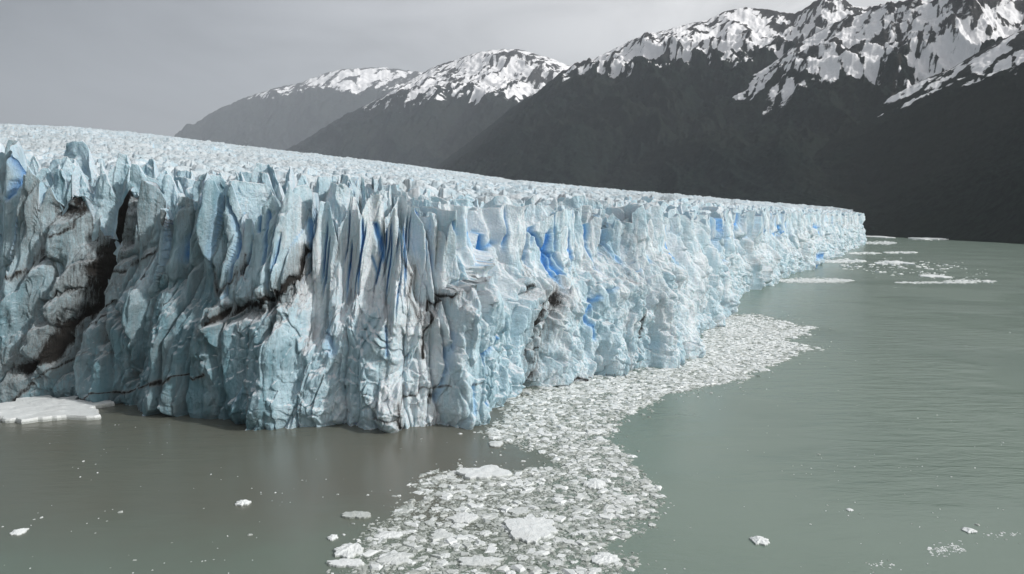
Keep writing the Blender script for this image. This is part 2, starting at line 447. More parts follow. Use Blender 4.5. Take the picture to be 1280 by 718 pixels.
dirt_shade_lines = [  # dirt, dark cracks, painted cave shade: (points, width px, strength)
    ([(96, 230), (112, 262), (108, 300)], 7, .75), ([(160, 240), (170, 270), (158, 300)], 6, .7), ([(120, 350), (100, 420), (88, 470)], 7, .6), ([(60, 300), (75, 340), (70, 400)], 6, .55), ([(150, 380), (170, 420), (165, 470)], 5, .5),
    ([(285, 300), (278, 345), (270, 400)], 5, .6), ([(345, 372), (350, 400), (340, 415)], 6, .6),
    ([(88, 226), (80, 245), (72, 262), (98, 262), (92, 236)], 9, 1.0), ([(70, 270), (60, 290), (48, 330), (40, 340)], 3, .7),
    ([(152, 228), (146, 262), (140, 300), (128, 340)], 10, 1.35), ([(128, 340), (112, 372), (92, 398), (72, 440), (30, 462)], 6, 1.15),
    ([(150, 262), (120, 355), (60, 378), (52, 420)], 4, .8),
    ([(0, 352), (40, 340), (62, 312), (95, 285), (104, 262)], 2.2, .85), ([(128, 350), (160, 338), (190, 312), (215, 285), (226, 246)], 3, .85),
    ([(132, 365), (138, 400), (134, 425)], 5, .7), ([(268, 405), (285, 390), (310, 383), (345, 372), (368, 350), (378, 318)], 4, 1.15),
    ([(300, 390), (330, 384), (360, 370)], 9, .7), ([(272, 340), (268, 372), (300, 345), (306, 320)], 2.5, .8),
    ([(18, 500), (45, 475), (80, 452), (110, 420), (150, 372)], 2.0, .85), ([(100, 496), (160, 490), (215, 474), (262, 468)], 1.5, .95),
    ([(0, 440), (40, 432), (100, 445), (150, 440)], 1.5, .5),
    ([(503, 322), (512, 345), (508, 372), (520, 395)], 5, .75), ([(516, 330), (520, 360), (525, 400), (528, 420)], 3, .7),
    ([(596, 305), (575, 335), (550, 365), (535, 385), (528, 415), (530, 445)], 2.6, 1.0), ([(640, 318), (641, 345), (645, 365)], 2.5, .8),
    ([(662, 372), (657, 402), (654, 440), (652, 478)], 4.5, 1.0), ([(690, 362), (686, 395), (678, 425), (672, 455), (666, 478)], 4.5, 1.0),
    ([(676, 368), (668, 420), (662, 450)], 3, .8), ([(556, 350), (575, 340), (590, 370)], 2.5, .5),
    ([(470, 520), (494, 520), (500, 500), (530, 486), (560, 482)], 1.3, .75), ([(584, 481), (600, 477)], 1.3, .7), ([(494, 500), (498, 525), (502, 535)], 3, .9),
    ([(536, 500), (546, 470)], 1.6, .8), ([(812, 392), (810, 430), (812, 462)], 1.5, .85), ([(729, 268), (732, 300), (730, 330)], 1.5, .6),
    ([(648, 489), (670, 490), (700, 482), (735, 472)], 1.6, .9), ([(310, 420), (318, 470), (315, 520)], 1.6, .5),  # first line paints the shadow of the corner cave and waterline
]
blue_lines = [  # (points, width px, strength, cut depth m)
    ([(529, 258), (533, 300), (536, 346)], 3.0, 1.0, 3), ([(543, 250), (549, 280), (555, 318)], 2.2, .9, 2), ([(562, 270), (566, 292)], 3, .8, 1),
    ([(641, 262), (648, 296), (653, 335)], 1.8, .95, 3), ([(664, 262), (674, 295), (686, 318), (693, 348)], 4.0, 1.05, 3), ([(684, 262), (690, 300), (694, 340)], 2, .8, 2),
    ([(799, 280), (801, 300), (800, 322), (792, 358)], 4.8, 1.15, 5), ([(822, 296), (820, 320)], 2.2, .7, 1),
    ([(471, 284), (475, 300), (480, 322)], 5, .95, 2), ([(466, 320), (472, 345)], 3, .7, 1), ([(606, 300), (598, 312), (592, 325)], 3, .8, 1),
    ([(28, 196), (22, 222), (10, 246)], 5, .95, 2), ([(110, 212), (114, 240)], 5, .5, 1), ([(248, 200), (258, 222), (266, 248)], 4.5, .85, 2),
    ([(292, 250), (298, 275), (300, 300)], 2.5, .7, 2), ([(318, 262), (324, 290)], 3, .85, 2), ([(338, 270), (334, 300), (332, 330)], 3, .75, 2), ([(383, 278), (388, 305)], 5, .85, 1),
    ([(262, 255), (258, 300), (256, 335)], 2.5, .65, 1), ([(232, 260), (220, 290), (214, 330)], 2.5, .5, 1),
    ([(612, 410), (609, 450), (606, 505)], 4.0, .85, 2), ([(585, 480), (588, 515)], 3, .6, 1), ([(566, 418), (556, 460), (545, 500)], 5, .55, 2),
    ([(741, 370), (738, 395), (742, 420)], 4.0, .85, 1), ([(757, 355), (752, 380)], 3, .6, 1), ([(482, 405), (484, 440)], 2, .7, 1), ([(408, 410), (415, 440)], 8, .5, 1),
    ([(860, 300), (862, 318)], 3, .8, 1), ([(918, 280), (920, 305)], 2, .8, 1), ([(935, 272), (937, 300)], 2, .7, 1), ([(950, 285), (955, 300)], 5, .8, 1), ([(970, 272), (974, 300)], 4, .9, 1), ([(966, 285), (962, 300)], 3, .9, 1),
    ([(1010, 276), (1018, 300), (1012, 336)], 5, .9, 1), ([(1016, 276), (1020, 292)], 6, .9, 1), ([(896, 290), (893, 330)], 2.5, .5, 1), ([(578, 300), (574, 330)], 2.5, .5, 1), ([(735, 282), (738, 310)], 2.5, .45, 1), ([(770, 290), (772, 318)], 2.5, .45, 1),
]
def line_field(lines, extra=False):
    out = np.zeros_like(Zg); cut = np.zeros_like(Zg)
    wa = 0.35 if extra else 1.2
    wS = Sg + wa * pn(Sg / 5.0, Zg / 8.0, 71) + 0.4 * wa * pn(Sg / 1.3, Zg / 2.6, 72)
    wZ = Zg + 1.3 * pn(Sg / 5.0, Zg / 5.0, 73)
    for L in lines:
        pts = [face_at(*p) for p in L[0]]
        for (s0, z0, r0), (s1, z1, r1), pa, pb in zip(pts[:-1], pts[1:], L[0][:-1], L[0][1:]):
            lim = (1.9 if pa[0] < 700 else 5.0) * math.dist(pa, pb) * r0 / F + 2.0
            w = L[1] * 0.5 * (r0 + r1) / F
            if math.hypot(s1 - s0, z1 - z0) > lim: continue
            lo = np.searchsorted(s_arr, min(s0, s1) - 5 * w - 2); hi = np.searchsorted(s_arr, max(s0, s1) + 5 * w + 2)
            if hi <= lo: continue
            a = wS[:, lo:hi]; b = wZ[:, lo:hi]
            dx, dz = s1 - s0, z1 - z0; ll = dx * dx + dz * dz + 1e-9
            t = np.clip(((a - s0) * dx + (b - z0) * dz) / ll, 0, 1)
            d = np.hypot(a - s0 - t * dx, b - z0 - t * dz) / ((1.05 if pa[0] < 620 else 0.8) if extra else 1.25)
            v = L[2] * np.exp(-(d / w) ** 2 * 0.9)
            out[:, lo:hi] = np.maximum(out[:, lo:hi], v)
            if extra: cut[:, lo:hi] = np.maximum(cut[:, lo:hi], L[3] * np.exp(-(d / (w * 0.8)) ** 2))
    return out, cut

dirt, _ = line_field(dirt_shade_lines)  # dirt streaks plus the dark painted along the cave
halo, _ = line_field([(L[0], L[1] * (4.5 if L[0][0][0] < 260 else 3.0), L[2] * 0.5) for L in dirt_shade_lines if L[1] > 2.4])
dirt = np.maximum(dirt, halo)
blue, cut = line_field(blue_lines, True)

# relief of the face, metres outward
xw = FX[None] + 0 * Zg; yw = FY[None] + 0 * Zg
dn = 64.0 - Zg                                  # below the crest
lean = 0.18 * dn + 3.0 * pn(Sg / 30, Zg / 40, 81)
u = Sg + lean + 1.5 * pn(Sg / 12, Zg / 22, 82) + 0.12 * pn(Sg / 2.6, Zg / 5.5, 83)
f1, f2, r1, r2, r3, vx, vy = vor(u / 12.0, (Zg + 2.5 * pn(Sg / 9, Zg / 9, 84)) / 38.0, 300)
crack = np.exp(-(f2 - f1) / 0.045)
upper = sst(0.30, 0.75, vv)[:, None]
D = sst(0, .17, f2 - f1) * ((r1 - 0.5) * 6.0 + vx * (r2 - 0.5) * 13.0 + vy * (r3 - 0.5) * 9.0) - crack * (1.6 + 1.2 * upper)
u2 = u + 0.7 * pn(Sg / 6, Zg / 11, 85)
g1, g2, q1, q2, q3, wx2, wy2 = vor(u2 / 4.6, (Zg + 0.35 * u2) / 15.0, 400)
crack2 = np.exp(-(g2 - g1) / 0.045)
fine_ = np.maximum(0.25 + 0.75 * sst(-0.15, 0.35, fbm(Sg / 22, Zg / 16, 86, 3)), np.interp(PXS, [600, 700], [0, .95])[None])
D = D + (sst(0, .16, g2 - g1) * ((q1 - 0.5) * 2.6 + wx2 * (q2 - 0.5) * 5.0 + wy2 * (q3 - 0.5) * 3.6) - crack2 * 0.7) * (0.45 + 0.55 * fine_)
h1, h2, p1, p2, p3, wx3, wy3 = vor((u2 - 0.5 * Zg) / 2.1, (Zg + 0.4 * u2) / np.interp(PXS, [600, 760], [4.6, 8])[None], 450)
D = D + sst(0, .3, h2 - h1) * ((p1 - 0.5) * 0.9 + wx3 * (p2 - 0.5) * 1.9 + wy3 * (p3 - 0.5) * 1.5) * fine_
# blocky rubble on the lower bulges
rub = np.interp(PXS, [0, 260, 390, 420, 600, 640, 860, 930, 1080], [.15, .3, .6, 1, .6, 1.0, .9, .6, .5])[None] * (1 - sst(0, 14, Zg - bulge_z[None])) * sst(-0.35, 0.2, fbm(Sg / 11, Zg / 9, 87, 3))
a1, a2, b1, b2, b3, c1, c2 = vor((Sg + 0.35 * Zg + 0.5 * pn(Sg / 3, Zg / 3, 91)) / 3.0, (Zg + 0.5 * pn(Sg / 3, Zg / 3, 92)) / np.interp(PXS, [600, 760, 1080], [3.0, 5.5, 8])[None], 500)
D = D + rub * (sst(0, .22, a2 - a1) * ((b1 - 0.5) * 2.2 + c1 * (b2 - 0.5) * 3.2 + c2 * 2.6 * (b3 - 0.3)) - 0.4 * np.exp(-(a2 - a1) / 0.07))
D = D + 0.8 * fine_ * ridged(u / 3.0, Zg / 12.0, 95, 3) + np.interp(PXS, [600, 720, 1080], [.3, .7, 1.3])[None] * fine_ * ridged(Sg / np.interp(PXS, [600, 1080], [1.4, 2.6])[None], Zg / np.interp(PXS, [600, 760, 1080], [2.4, 6, 9])[None], 97, 4) + 3.6 * fbm(Sg / 24.0, Zg / 24.0, 99, 3)
colness = sst(-36, -10, Zg - 62.0)
Dc, ckc, blc = col0.relief(lean_u(Sg, Zg, 610)); Dc = Dc * np.interp(PXS, [330, 390, 600, 650], [1, .45, .5, 1])[None]
D = D * (1 - np.interp(PXS, [330, 390, 600, 650], [.62, .78, .78, .62])[None] * colness) + Dc * (0.35 + 0.65 * colness)
# a thin broken edge at the very top instead of a rounded one
# narrow upright slits of clean blue ice, real cuts a couple of metres deep
rs = np.random.default_rng(404)
uS = lean_u(Sg, Zg, 610)
pps = np.concatenate([rs.uniform(395, 700, 26), rs.uniform(700, 1068, 30), rs.uniform(180, 395, 9)])
for p0 in pps:
    k0 = int(np.argmin(np.abs(PXS - p0 - 0) + (s_arr < 150) * 999 * (p0 > 60)))
    s0 = s_arr[k0] + 1.0; step_px = max(abs(np.interp(s0 + 3, s_arr, PXS) - np.interp(s0 - 3, s_arr, PXS)) / 6, .05)
    w0 = float(np.clip(rs.uniform(.7, 1.7) / step_px, .25, 3.0)); zt_ = rs.uniform(46, 58); ln = rs.uniform(7, 24); st_ = rs.uniform(.5, 1.05)
    lo, hi = np.searchsorted(s_arr, [s0 - 22, s0 + 22])
    e = (uS[:, lo:hi] - s0 - rs.uniform(-.12, .12) * (Zg[:, lo:hi] - zt_)) / w0
    zz_ = Zg[:, lo:hi]
    mk = sst(zt_ - ln, zt_ - ln * .45, zz_) * (1 - sst(zt_ - 1, zt_ + 4, zz_))
    v = np.exp(-e ** 2) * mk
    blue[:, lo:hi] = np.maximum(blue[:, lo:hi], v * st_ + .28 * np.exp(-(e / 3) ** 2) * mk)
    cut[:, lo:hi] = np.maximum(cut[:, lo:hi], v * 2.4)
dcut = np.zeros_like(Zg)
for L in dirt_shade_lines:      # the widest dirt bands lie in real clefts
    if L[1] >= 3.8 and not 400 < L[0][0][0] < 640:
        lf, _ = line_field([(L[0], L[1] * .9, 1.0)]); dcut = np.maximum(dcut, lf * min(L[1], 6) * .75)
butt = np.interp(PXS, [360, 400, 615, 640], [0, 1, 1, 0])[None] * (1 - sst(-7, 3, Zg - bulge_z[None]))
e1, e2, t1, t2, t3, y1, y2 = vor((Sg + 1.5 * pn(Sg / 8, Zg / 8, 171)) / 15.0 + 0.37, Zg / 60.0 + .2, 530)
D = D + butt * (7.0 * np.sqrt(np.clip(e2 - e1, 0, 1)) - 3.2)
D = D - cut - dcut
def arris(pts, h, wl_, wr_):
    """a long leaning fin of ice: steep on one side, falling away slowly on the other"""
    global D
    P = [face_at(*p) for p in pts]
    sS = Sg + 0.8 * pn(Sg / 6, Zg / 6, 77)
    zs = np.array([p[1] for p in P])[::-1]; ss_ = np.array([p[0] for p in P])[::-1]
    o = np.argsort(zs); sc_ = np.interp(Zg, zs[o], ss_[o]); e = sS - sc_
    m = sst(zs.min() - 4, zs.min() + 7, Zg) * (1 - sst(zs.max() - 9, zs.max() + 12, Zg))
    D = D + h * m * np.where(e < 0, np.exp(-(-e) / wl_), np.exp(-e / wr_))
arris([(603, 292), (580, 325), (552, 362), (532, 405)], 7.0, 0.9, 12)
arris([(272, 215), (268, 300), (274, 400), (300, 520)], 4.0, 2.5, 16)
arris([(148, 240), (120, 345), (70, 440), (40, 480)], 5.0, 14, 1.2)
arris([(108, 215), (88, 300), (40, 360)], 3.5, 9, 1.2)
arris([(342, 228), (346, 300), (340, 365)], 3.2, 1.2, 8)
arris([(498, 262), (512, 340), (506, 400)], 3.5, 12, 1.4)
arris([(660, 350), (652, 420), (640, 480)], 3.0, 9, 1.5)
# fluted left wall
sm = np.interp(PXS, [-60, 250, 330, 400], [1.15, 1.15, 1, 1])[None]
D = D * sm
tide = np.exp(-np.maximum(Zg, 0) / 1.2) * 0.9 * (0.5 + 0.5 * pn(Sg / 6, 0 * Sg, 101))
D = D - tide * sst(-0.5, 0.3, Zg)
# sea cave at the inner corner
s_c, z_c, r_c = face_at(650, 488)
D = D - 7.0 * np.exp(-((Sg - s_c) / 7.0) ** 2 - (np.maximum(Zg, 0) / 2.8) ** 2)
# taper the relief near far end
D = D * np.interp(PXS, [640, 860, 1080], [1.0, 1.25, 1.6])[None]

Xf = FX[None] + NX[None] * (Bg - D); Yf = FY[None] + NY[None] * (Bg - D)
ledge = np.exp(-((Zg - bulge_z[None] - 1.5) / 4.5) ** 2)
l1, l2, m1, m2, m3, n1_, n2_ = vor(Sg / 2.2, Yf / 2.2, 520)
Zf = Zg + 0.5 * pn(Sg / 2.0, Zg / 2.0, 111) * sst(0, 3, Zg) + ledge * sst(0, .25, l2 - l1) * ((m1 - .5) * 2.4 + n1_ * (m2 - .5) * 2 + n2_ * (m3 - .5) * 2)

# blue along the big cracks, high up
pick = sst(0.1, 0.5, pn(Sg / 11, Zg / 30, 121) + 0.1)
blue = np.maximum(blue, np.clip(crack * 1.1 - 0.25, 0, 1) * upper * pick * 0.35)
blue = np.maximum(blue, blc * colness * np.interp(PXS, [200, 420, 900, 1080], [.7, 1.1, 1.1, .9])[None])
blue = np.maximum(blue, sst(0.35, 0.75, fbm(u / 6.0, Zg / 17.0, 123, 3)) * 0.28)
teal = np.interp(PXS, [-60, 60, 230, 300, 380, 420, 620, 660, 850, 1080], [.75, .95, 1.1, .8, .15, .0, .05, .05, .1, .1])[None] + 0 * Zg  # teal deepened at left to paint in part of that wall's shade
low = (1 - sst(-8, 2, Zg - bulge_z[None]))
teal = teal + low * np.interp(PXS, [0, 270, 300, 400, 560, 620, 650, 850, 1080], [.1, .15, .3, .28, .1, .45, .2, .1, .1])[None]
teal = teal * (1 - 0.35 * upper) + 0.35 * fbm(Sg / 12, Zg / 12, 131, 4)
firn = np.interp(PXS, [0, 250, 330, 1080], [.5, .6, 1, 1])[None] + 0 * Zg

# top rows of the strip
Dt = D[-1]
def back_rows(XA, YA, ZA, seed):
    """the far side of a row of slabs: falls away into the crevasse behind"""
    qb = np.array([0.25, 0.8, 1.6, 2.8, 4.2, 5.6])[:, None]; dz = np.array([0.15, 0.9, 2.6, 6.0, 11.0, 17.0])[:, None]
    k = 0.8 + 0.5 * pn(s_arr / 3.0, 0 * s_arr, seed)[None]
    return XA[None] + NX[None] * qb, YA[None] + NY[None] * qb, ZA[None] - dz * k
Xs, Ys, Zs = back_rows(Xf[-1], Yf[-1], Zf[-1], 650)
bs = 0.25 + 0 * Xs
X = np.vstack([Xf, Xs]); Y = np.vstack([Yf, Ys]); Z = np.vstack([Zf, Zs])
cat = lambda a, b: np.vstack([a, b])
grime_shade = np.interp(PXS, [-60, 240, 300, 400, 640, 720, 860, 1080], [.9, .8, .45, .05, .1, .3, .55, .6])[None] + 0 * Zg  # left: older dirty ice with the wall's shade painted in
attrs = {'grime_shade': cat(grime_shade, 0 * Xs + .2), 'blue': cat(blue, bs), 'dirt': cat(dirt, 0 * Xs), 'teal': cat(teal, teal[-1][None] * 0.5 + 0 * Xs), 'firn': cat(firn, 1 + 0 * Xs)}
glacier = link('glacier', None, None, (0, 230, 0), label='jagged blue and white glacier ending in a tall broken ice cliff above the lake', category='glacier')
off = np.array([0, 230, 0.0])
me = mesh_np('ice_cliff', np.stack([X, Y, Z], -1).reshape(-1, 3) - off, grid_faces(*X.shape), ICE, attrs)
link('ice_cliff', me, glacier)

# rows of slabs standing one behind another along the edge
def serac_row(k, q, rise, seed, mean):
    cols = Columns(seed, mean)
    q0 = q_top + q
    xa = FX + NX * q0; ya = FY + NY * q0
    e = ice_base(xa, ya) + rise + 2.2 * pn(s_arr / 24.0, 0 * s_arr + k, seed + 2)
    cr = e + cols.crest(lean_u(s_arr, 62 + 0 * s_arr, seed + 10), AMP * 0.92) + 0.6 * ridged(s_arr / 1.6, 0 * s_arr, seed + 3, 3)
    tt = np.linspace(0, 1, 90)[:, None]
    Zr = cr[None] - 26 * (1 - tt); Sr = s_arr[None] + 0 * Zr
    Dr, ck, bl = cols.relief(lean_u(Sr, Zr, seed + 10))
    uu = Sr + 0.3 * Zr
    a1, a2, b1, b2, b3, c1, c2 = vor((Sr + 1.0 * pn(Sr / 4, Zr / 6, seed + 4)) / 3.2, (Zr + 0.5 * Sr) / 7.0, seed + 5)
    Dr = Dr + sst(0, .22, a2 - a1) * ((b1 - .5) * 1.3 + c1 * (b2 - .5) * 2.6 + c2 * (b3 - .5) * 2.0) + 0.35 * ridged(Sr / 1.5, Zr / 3.0, seed + 6, 3) + 1.4 * fbm(Sr / 14, Zr / 14, seed + 7, 3)
    set_ = 0.12 * (Zr - e[None])
    Xr = xa[None] + NX[None] * (set_ - Dr); Yr = ya[None] + NY[None] * (set_ - Dr)
    Xb, Yb, Zb = back_rows(Xr[-1], Yr[-1], Zr[-1], seed + 8)
    X_ = np.vstack([Xr, Xb]); Y_ = np.vstack([Yr, Yb]); Z_ = np.vstack([Zr, Zb])
    tl_ = np.interp(PXS, [0, 260, 420, 1080], [.5, .5, .15, .1])[None] + 0.4 * fbm(Sr / 10, Zr / 10, seed + 9, 3)
    bl = np.maximum(bl * .9, sst(.3, .7, fbm(Sr / 5, Zr / 15, seed + 12, 3)) * .35)
    pad = lambda a, v: np.vstack([a, np.full(Xb.shape, v)])
    me = mesh_np('serac_row', np.stack([X_, Y_, Z_], -1).reshape(-1, 3) - off, grid_faces(*X_.shape), ICE, {'blue': pad(bl, .2), 'dirt': pad(0 * Dr, 0), 'teal': pad(tl_, .1), 'firn': pad(1 + 0 * Dr, 1)})
    link('serac_row', me, glacier)
for k, (q, rise, mean) in enumerate([(5.5, -0.8, 7.0), (11.5, 0.2, 6.0), (18.0, 0.6, 6.5), (25.5, 0.5, 5.5), (34.0, 0.3, 5.5)]):
    serac_row(k, q, rise, 700 + 40 * k, mean)
print('columns', ncol)

# ------------------------------------------------------------------ ice field behind
tcol = np.concatenate([np.linspace(-1.05, -0.62, 120)[:-1], np.linspace(-0.62, 0.398, 1230)])
rf = s_front_r(tcol)
kk = np.linspace(0, 1, 620) ** 1.15
rf2 = np.gradient(rf, tcol) ; sinang = 1 / np.sqrt(1 + (smooth(rf2, 12) / rf * (1 + tcol ** 2)) ** 2)
lr0 = np.log(rf[None] + np.clip(54 / np.clip(sinang, .12, 1), 0, 260)[None]); lr1 = math.log(9500.0)
RR = np.exp(lr0 + (lr1 - lr0) * kk[:, None])
nrm_ = np.sqrt(1 + tcol ** 2)[None]
Xp = RR * tcol[None] / nrm_; Yp = RR / nrm_
qd = (RR - rf[None]) * 1.0
Zp, gp = surf(Xp, Yp, np.maximum(qd, 0))
big = fbm(Xp / 90, Yp / 40, 151, 4) * 9 * sst(150, 900, qd)
Zp = Zp + big + 4.0 * ridged(Xp / 55 + 0.3 * Yp / 55, Yp / 34, 161, 4) * sst(20, 160, qd) 
Xp = np.vstack([Xp[:1], Xp]); Yp = np.vstack([Yp[:1], Yp]); Zp = np.vstack([Zp[:1] - 30, Zp]); gp = np.vstack([gp[:1], gp])
bl = np.clip(gp * 1.1 - 0.2, 0, 1) * sst(0.0, 0.5, pn(Xp / 17, Yp / 17, 141) + 0.2)
me = mesh_np('ice_surface', np.stack([Xp, Yp, Zp], -1).reshape(-1, 3) - off, grid_faces(*Xp.shape), FIELD, {'blue': bl})
link('ice_surface', me, glacier)

# ------------------------------------------------------------------ mountains
def mountain(name, label, t0, t1, nc, crest, foot, ridge_r, r_back, nr, seed, snowline, spur=1.0, snow_bias=0.0, scars=(), jag=1.0):
    t = np.linspace(t0, t1, nc); px = CX + F * t
    rr = np.interp(px, *ridge_r); rf_ = np.interp(px, *foot)
    hc = CAMH + rr * (270 - np.interp(px, *crest)) / F * np.cos(np.arctan(t)) * np.sqrt(1 + t * t)
    hc = hc + jag * (ridged(px / 9.0, 0 * px, seed + 81, 4) - 0.1) * rr / F * 1.6
    hc = np.maximum(hc, 5)
    k = np.concatenate([np.linspace(-0.04, 1, nr), np.linspace(1, 1.9, nr // 4)[1:]])
    K = k[:, None]
    fwd = np.minimum(K, 1)
    rad = rf_[None] + (rr - rf_)[None] * fwd + np.maximum(K - 1, 0) * (r_back)
    nn = np.sqrt(1 + t ** 2)[None]
    Xm = rad * t[None]; Ym = rad + 0 * Xm            # ridge_r measured as depth along view
    base = np.where(K < 1, np.clip(fwd, -1, 1) ** 1.25 * np.sign(np.maximum(fwd, 0)), 1 - np.clip((K - 1) * 1.1, 0, 1) ** 1.2)
    prof = np.where(K < 0, K * 2, base)
    H = hc[None] * prof
    w = np.sin(np.clip(K, 0, 1) * math.pi) ** 0.7
    ms = max(1.0, float(rr.mean()) / 7000.0); Xn = Xm / ms; Yn = Ym / ms
    warp = 260 * pn(Xn / 900, Yn / 900, seed + 1)
    # spurs run down toward the viewer's side
    sp_ = ridged((Xn + warp + 0.35 * Yn) / 620, (Yn) / 2600, seed, 5, 0.5)
    sp2 = ridged((Xn - 0.3 * Yn) / 300, Yn / 500, seed + 5, 6, 0.55)
    H = H + w * spur * ms ** 0.8 * (sp_ * 185 + sp2 * 75) * np.clip(hc[None] / 900, 0.3, 1.4)
    H = H + (0.04 + 0.96 * w) * 11 * ridged(Xn / 90, Yn / 90, seed + 9, 4) * sst(-0.02, 0.2, K)
    alt = (H - snowline) / 300.0
    gully = ridged((Xn + warp + 0.45 * Yn) / 120, Yn / 900, seed + 21, 3)
    patch = fbm(Xn / 330, Yn / 420, seed + 41, 4)
    tongue = fbm((Xn + warp * 0.6 + 0.45 * Yn) / 70, Yn / 420, seed + 31, 3)
    snow = alt * 1.15 + (0.42 * (0.15 - gully) + 0.65 * tongue) * np.exp(-np.abs(alt) * 0.7) + snow_bias + 0.66
    # rock stands bare on the sharp ribs, snow lies in the hollows between them
    fr = ridged((Xn + warp * .5 - 0.5 * Yn) / 95, Yn / 240, seed + 91, 4)
    snow = np.minimum(snow + 0.24, 0.70) - 1.15 * np.clip(fr - 0.30, 0, 1) - 1.2 * np.clip(sp2 - 0.28, 0, 1) - 0.7 * np.clip(sp_ - 0.5, 0, 1) - 1.5 * np.clip(patch - 0.16, 0, 1)
    # wind-scoured crest line
    snow = snow - 0.45 * np.exp(-((K - 1) / 0.018) ** 2) * sst(-0.2, 0.25, pn(Xm / 240, 0 * Xm, seed + 51))
    scar = np.zeros_like(H)
    for pts, wd in scars:
        for (x0, k0), (x1, k1) in zip(pts[:-1], pts[1:]):
            tt = np.clip((K - k0) / (k1 - k0 + 1e-9), 0, 1)
            inside = (K >= min(k0, k1)) & (K <= max(k0, k1))
            cxp = x0 + (x1 - x0) * tt + 8 * pn(K * 14, 0 * K, seed + 61)
            scar = np.maximum(scar, np.exp(-((px[None] - cxp) / wd) ** 2) * inside)
    me = mesh_np(name, np.stack([Xm, Ym, H], -1).reshape(-1, 3), grid_faces(*H.shape), MOUNT, {'snow': snow, 'alt': alt, 'scar': scar})
    return link(name, me, None, label=label, kind='structure', category='mountain')

SHORE = ([430, 1078, 1180, 1280, 1500, 1800], [3000, 2380, 2010, 1680, 1300, 1000])
mountain('mountain', 'long dark forested mountain whose snowy crest ends in a small sharp peak', -0.20, 0.75, 900,
         ([430, 540, 640, 680, 700, 730, 760, 800, 850, 880, 900, 925, 945, 965, 985, 1000, 1012, 1022, 1032, 1042, 1055, 1070, 1095, 1200, 1500],
          [262, 215, 140, 114, 100, 84, 70, 53, 38, 32, 22, 17, 19, 22, 27, 20, 12, 5, 1, 6, 15, 18, 14, 30, 60]),
         ([430, 1500], [3600, 3000]), ([430, 700, 1040, 1500], [7200, 7000, 6800, 6500]), 2500, 480, 1000, 56 + 6900 * 172 / F, 1.0, 0.05)
mountain('mountain', 'broad snow topped mountain above dark forest right of the small sharp peak', 0.0, 1.05, 1000,
         ([560, 700, 800, 880, 925, 955, 985, 1010, 1050, 1095, 1115, 1130, 1150, 1180, 1210, 1240, 1260, 1280, 1400, 1700],
          [268, 232, 182, 132, 105, 88, 64, 50, 31, 16, 9, 3, -6, -18, -20, -10, 0, -8, -60, -60]),
         ([430, 1078, 1280, 1800], [3100, 2600, 2300, 2000]), ([560, 1280, 1700], [5200, 4900, 4700]), 2500, 460, 1500, 56 + 5000 * 174 / F, 0.9, 0.2,
         scars=[([(1122, 0.72), (1112, 0.5), (1085, 0.36)], 6), ([(1092, 0.42), (1086, 0.28)], 3)])
mountain('mountain', 'nearest dark forested shoulder rising from the right hand shore to a snow streaked edge', 0.10, 1.15, 900,
         ([700, 820, 900, 960, 1000, 1060, 1110, 1150, 1180, 1220, 1260, 1280, 1400, 1700], [269, 262, 246, 222, 196, 156, 122, 102, 90, 66, 47, 40, -10, -50]),
         SHORE, ([700, 1078, 1280, 1700], [3100, 3600, 3300, 2900]), 1500, 420, 1900, 56 + 3400 * 190 / F, 0.7, 0.05, jag=.6)
mountain('mountain', 'snow capped mountain in the middle between the far hazy one and the tallest one',
         -0.42, 0.16, 560,
         ([200, 380, 440, 480, 520, 545, 570, 590, 610, 632, 650, 668, 690, 712, 740, 780, 900], [265, 180, 145, 125, 102, 88, 80, 74, 69, 67, 68, 73, 79, 88, 96, 120, 160]),
         ([200, 900], [7500, 6000]), ([200, 900], [12500, 12000]), 3000, 330, 2600, 1690, 0.8, 0.5)
mountain('mountain', 'distant hazy mountain with patchy snow at the head of the glacier',
         -0.62, 0.0, 520,
         ([0, 180, 225, 245, 262, 285, 310, 345, 380, 405, 430, 455, 480, 505, 530, 560, 600, 700], [240, 195, 172, 160, 149, 137, 126, 116, 108, 98, 92, 90, 89, 92, 96, 105, 118, 150]),
         ([0, 700], [16000, 16000]), ([0, 700], [23000, 23000]), 3500, 300, 4000, 3250, 0.9, 0.05)

# ------------------------------------------------------------------ water
n = 60
gx = np.linspace(-19500, 19500, n); gy = np.linspace(-3000, 29500, n)
GX, GY = np.meshgrid(gx, gy)
link('water', mesh_np('water', np.stack([GX, GY, 0 * GX], -1).reshape(-1, 3), grid_faces(n, n), WATER), None, kind='structure')

# ------------------------------------------------------------------ floating ice
brash_px = [(905, 394), (940, 391), (985, 402), (1018, 409), (1008, 420), (985, 426), (1028, 437), (1000, 442), (985, 452), (955, 462), (930, 475), (880, 487), (842, 492),
            (800, 515), (768, 531), (765, 547), (785, 570), (800, 590), (822, 614), (829, 630), (812, 650), (790, 666), (768, 682), (792, 700), (800, 730), (790, 800),
            (408, 800), (418, 730), (440, 700), (452, 672), (470, 652), (480, 640), (520, 626), (512, 606), (535, 594), (580, 587), (640, 589), (690, 580), (684, 569), (650, 560), (612, 549), (600, 536), (622, 531),
            (640, 488), (700, 480), (760, 465), (845, 456), (865, 430), (900, 395)]
bpx = np.array(brash_px, float)
def inside(px, py, poly=bpx):
    c = np.zeros(px.shape, bool); j = len(poly) - 1
    for i in range(len(poly)):
        xi, yi = poly[i]; xj, yj = poly[j]
        m = ((yi > py) != (yj > py)) & (px < (xj - xi) * (py - yi) / (yj - yi + 1e-12) + xi)
        c ^= m; j = i
    return c
